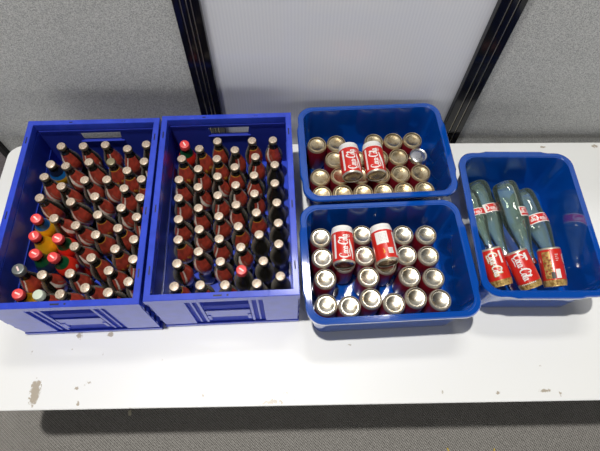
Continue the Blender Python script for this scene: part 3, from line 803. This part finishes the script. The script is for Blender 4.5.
def big_bottle(label, base, neck, za, zb, roll, white=False, span=(-75, 75), scale=1.17):
    p0 = unproj(*base, za); p1 = unproj(*neck, zb)
    ax = (p1 - p0).normalized(); up = Vector((0, 0, 1)); xc = (up - ax * up.dot(ax)).normalized(); yc = ax.cross(xc)
    p0 = p0 + Vector((0, 0, T))
    m4 = Matrix(((xc.x, yc.x, ax.x, p0.x), (xc.y, yc.y, ax.y, p0.y), (xc.z, yc.z, ax.z, p0.z), (0, 0, 0, 1))) @ Matrix.Rotation(R(roll), 4, 'Z') @ Matrix.Scale(scale, 4)
    t = thing('large_bottle', label, 'bottle', m4, 'large bottles lying in the right tub')
    obj('glass_body', BIG, t); obj('metal_cap', BIGCAP, t)
    lb = obj('label', band('label', .088, .1165, *span, 'can_white', .0006), t)
    obj('red_field', band('red_field', .0905, .114, span[0] + 4, span[1] - 4 - (55 if white else 0), 'can_red', .0010), lb)
    # script across the label, reading around the bottle
    bm = bmesh.new(); s = .050 / SCRIPT_W; r = .0365
    fn = lambda x, y: Vector((r * math.cos((x - SCRIPT_W / 2) * s / r), r * math.sin((x - SCRIPT_W / 2) * s / r), .1022 - (y - .85) * s * 1.1))
    for st in script_strokes():
        cl = isinstance(st, tuple); pts = st[1] if cl else st
        ribbon(bm, smooth_path(pts, cl), fn, 0, cl)
    obj('lettering', mesh('lettering', bm, 'can_white'), lb)
    return t
big_bottle('clear bottle lying against the left side of the right tub, smallest of four', (467.2, 193), (488, 244), .082, .082, 25, scale=.82)
big_bottle('large clear bottle with grey and red label, second from left in right tub', (475.5, 184.5), (504, 253), .0445, .0445, 10, True, scale=1.09)
big_bottle('large clear bottle with square red label, resting upon the bottles beside it', (503.2, 184.3), (527.8, 254), .111, .086, -40, False, (-42, 42), scale=1.10)
big_bottle('large clear bottle with red script band, rightmost of the large bottles', (520, 193), (549, 251), .0462, .0462, 8, False, (-85, 85), scale=1.13)

# ------------------------------------------------------------------ scraps on the floor
def scrap(label, u, v, w, l, m, rot):
    p = unproj(u, v, -T); bm = bmesh.new(); add_box(bm, -w, w, -l, l, 0, .004, .001)
    o = obj('scrap', mesh('scrap', bm, m)); o.location = (p.x, p.y, .0003); o.rotation_euler = (0, 0, rot); tag(o, label, 'scrap')
scrap('small yellow scrap on the carpet, left one at the bottom edge', 448, 450, .0022, .008, 'yellow_scrap', .3)
scrap('small yellow scrap on the carpet, right one at the bottom edge', 494, 450.5, .0022, .008, 'yellow_scrap', -.2)
scrap('tiny beige chip on the carpet under the left table edge', 130, 413, .006, .010, 'beige_chip', .2)

# ------------------------------------------------------------------ light
WORLD_H, WORLD_Z, KEY = 1.75, .03, 262
w = bpy.data.worlds.new('horizon_fill'); sc.world = w; w.use_nodes = True
wt = w.node_tree; bg = wt.nodes['Background']                # bright horizon band added to light upright faces, zenith kept dark for deep interiors
wtc = wt.nodes.new('ShaderNodeTexCoord'); wsx = wt.nodes.new('ShaderNodeSeparateXYZ'); wt.links.new(wtc.outputs['Generated'], wsx.inputs[0])
wr = wt.nodes.new('ShaderNodeValToRGB'); wt.links.new(wsx.outputs['Z'], wr.inputs['Fac'])
wr.color_ramp.elements[0].position = .05; wr.color_ramp.elements[0].color = (WORLD_H, WORLD_H, WORLD_H, 1)
wr.color_ramp.elements[1].position = .31; wr.color_ramp.elements[1].color = (WORLD_Z * .97, WORLD_Z * .985, WORLD_Z, 1)
wt.links.new(wr.outputs['Color'], bg.inputs['Color'])
bg.inputs['Strength'].default_value = 1.0
def lamp(name, loc, size, power, target, col=(1, .97, .92)):
    l = bpy.data.lights.new(name, 'AREA'); l.shape = 'DISK'; l.size = size; l.energy = power; l.color = col
    o = bpy.data.objects.new(name, l); COL.objects.link(o); o.location = loc
    o.rotation_euler = (Vector(target) - Vector(loc)).to_track_quat('-Z', 'Y').to_euler()
lamp('hall_lamp', (-.7, .33, T + 5.5),   .16, KEY, (0, .5, T))

def panel(name, loc, sx, sy, power):  # soft overhead fills, added to put highlights on the can ends
    l = bpy.data.lights.new(name, 'AREA'); l.shape = 'RECTANGLE'; l.size = sx; l.size_y = sy; l.energy = power; l.color = (1, .97, .92)
    o = bpy.data.objects.new(name, l); COL.objects.link(o); o.location = loc
    o.rotation_euler = (Vector((.2, .6, T)) - Vector(loc)).to_track_quat('-Z', 'Y').to_euler()
panel('fill_panel', (.6, 2.3, T + 5.5), 1.8, .5, 75)
panel('fill_panel', (-1.2, -2.2, T + 5.5), 1.8, .5, 20)

vs = sc.view_settings
vs.view_transform = 'Standard'; vs.look = 'None'; vs.exposure = 0; vs.gamma = 1; vs.use_curve_mapping = False
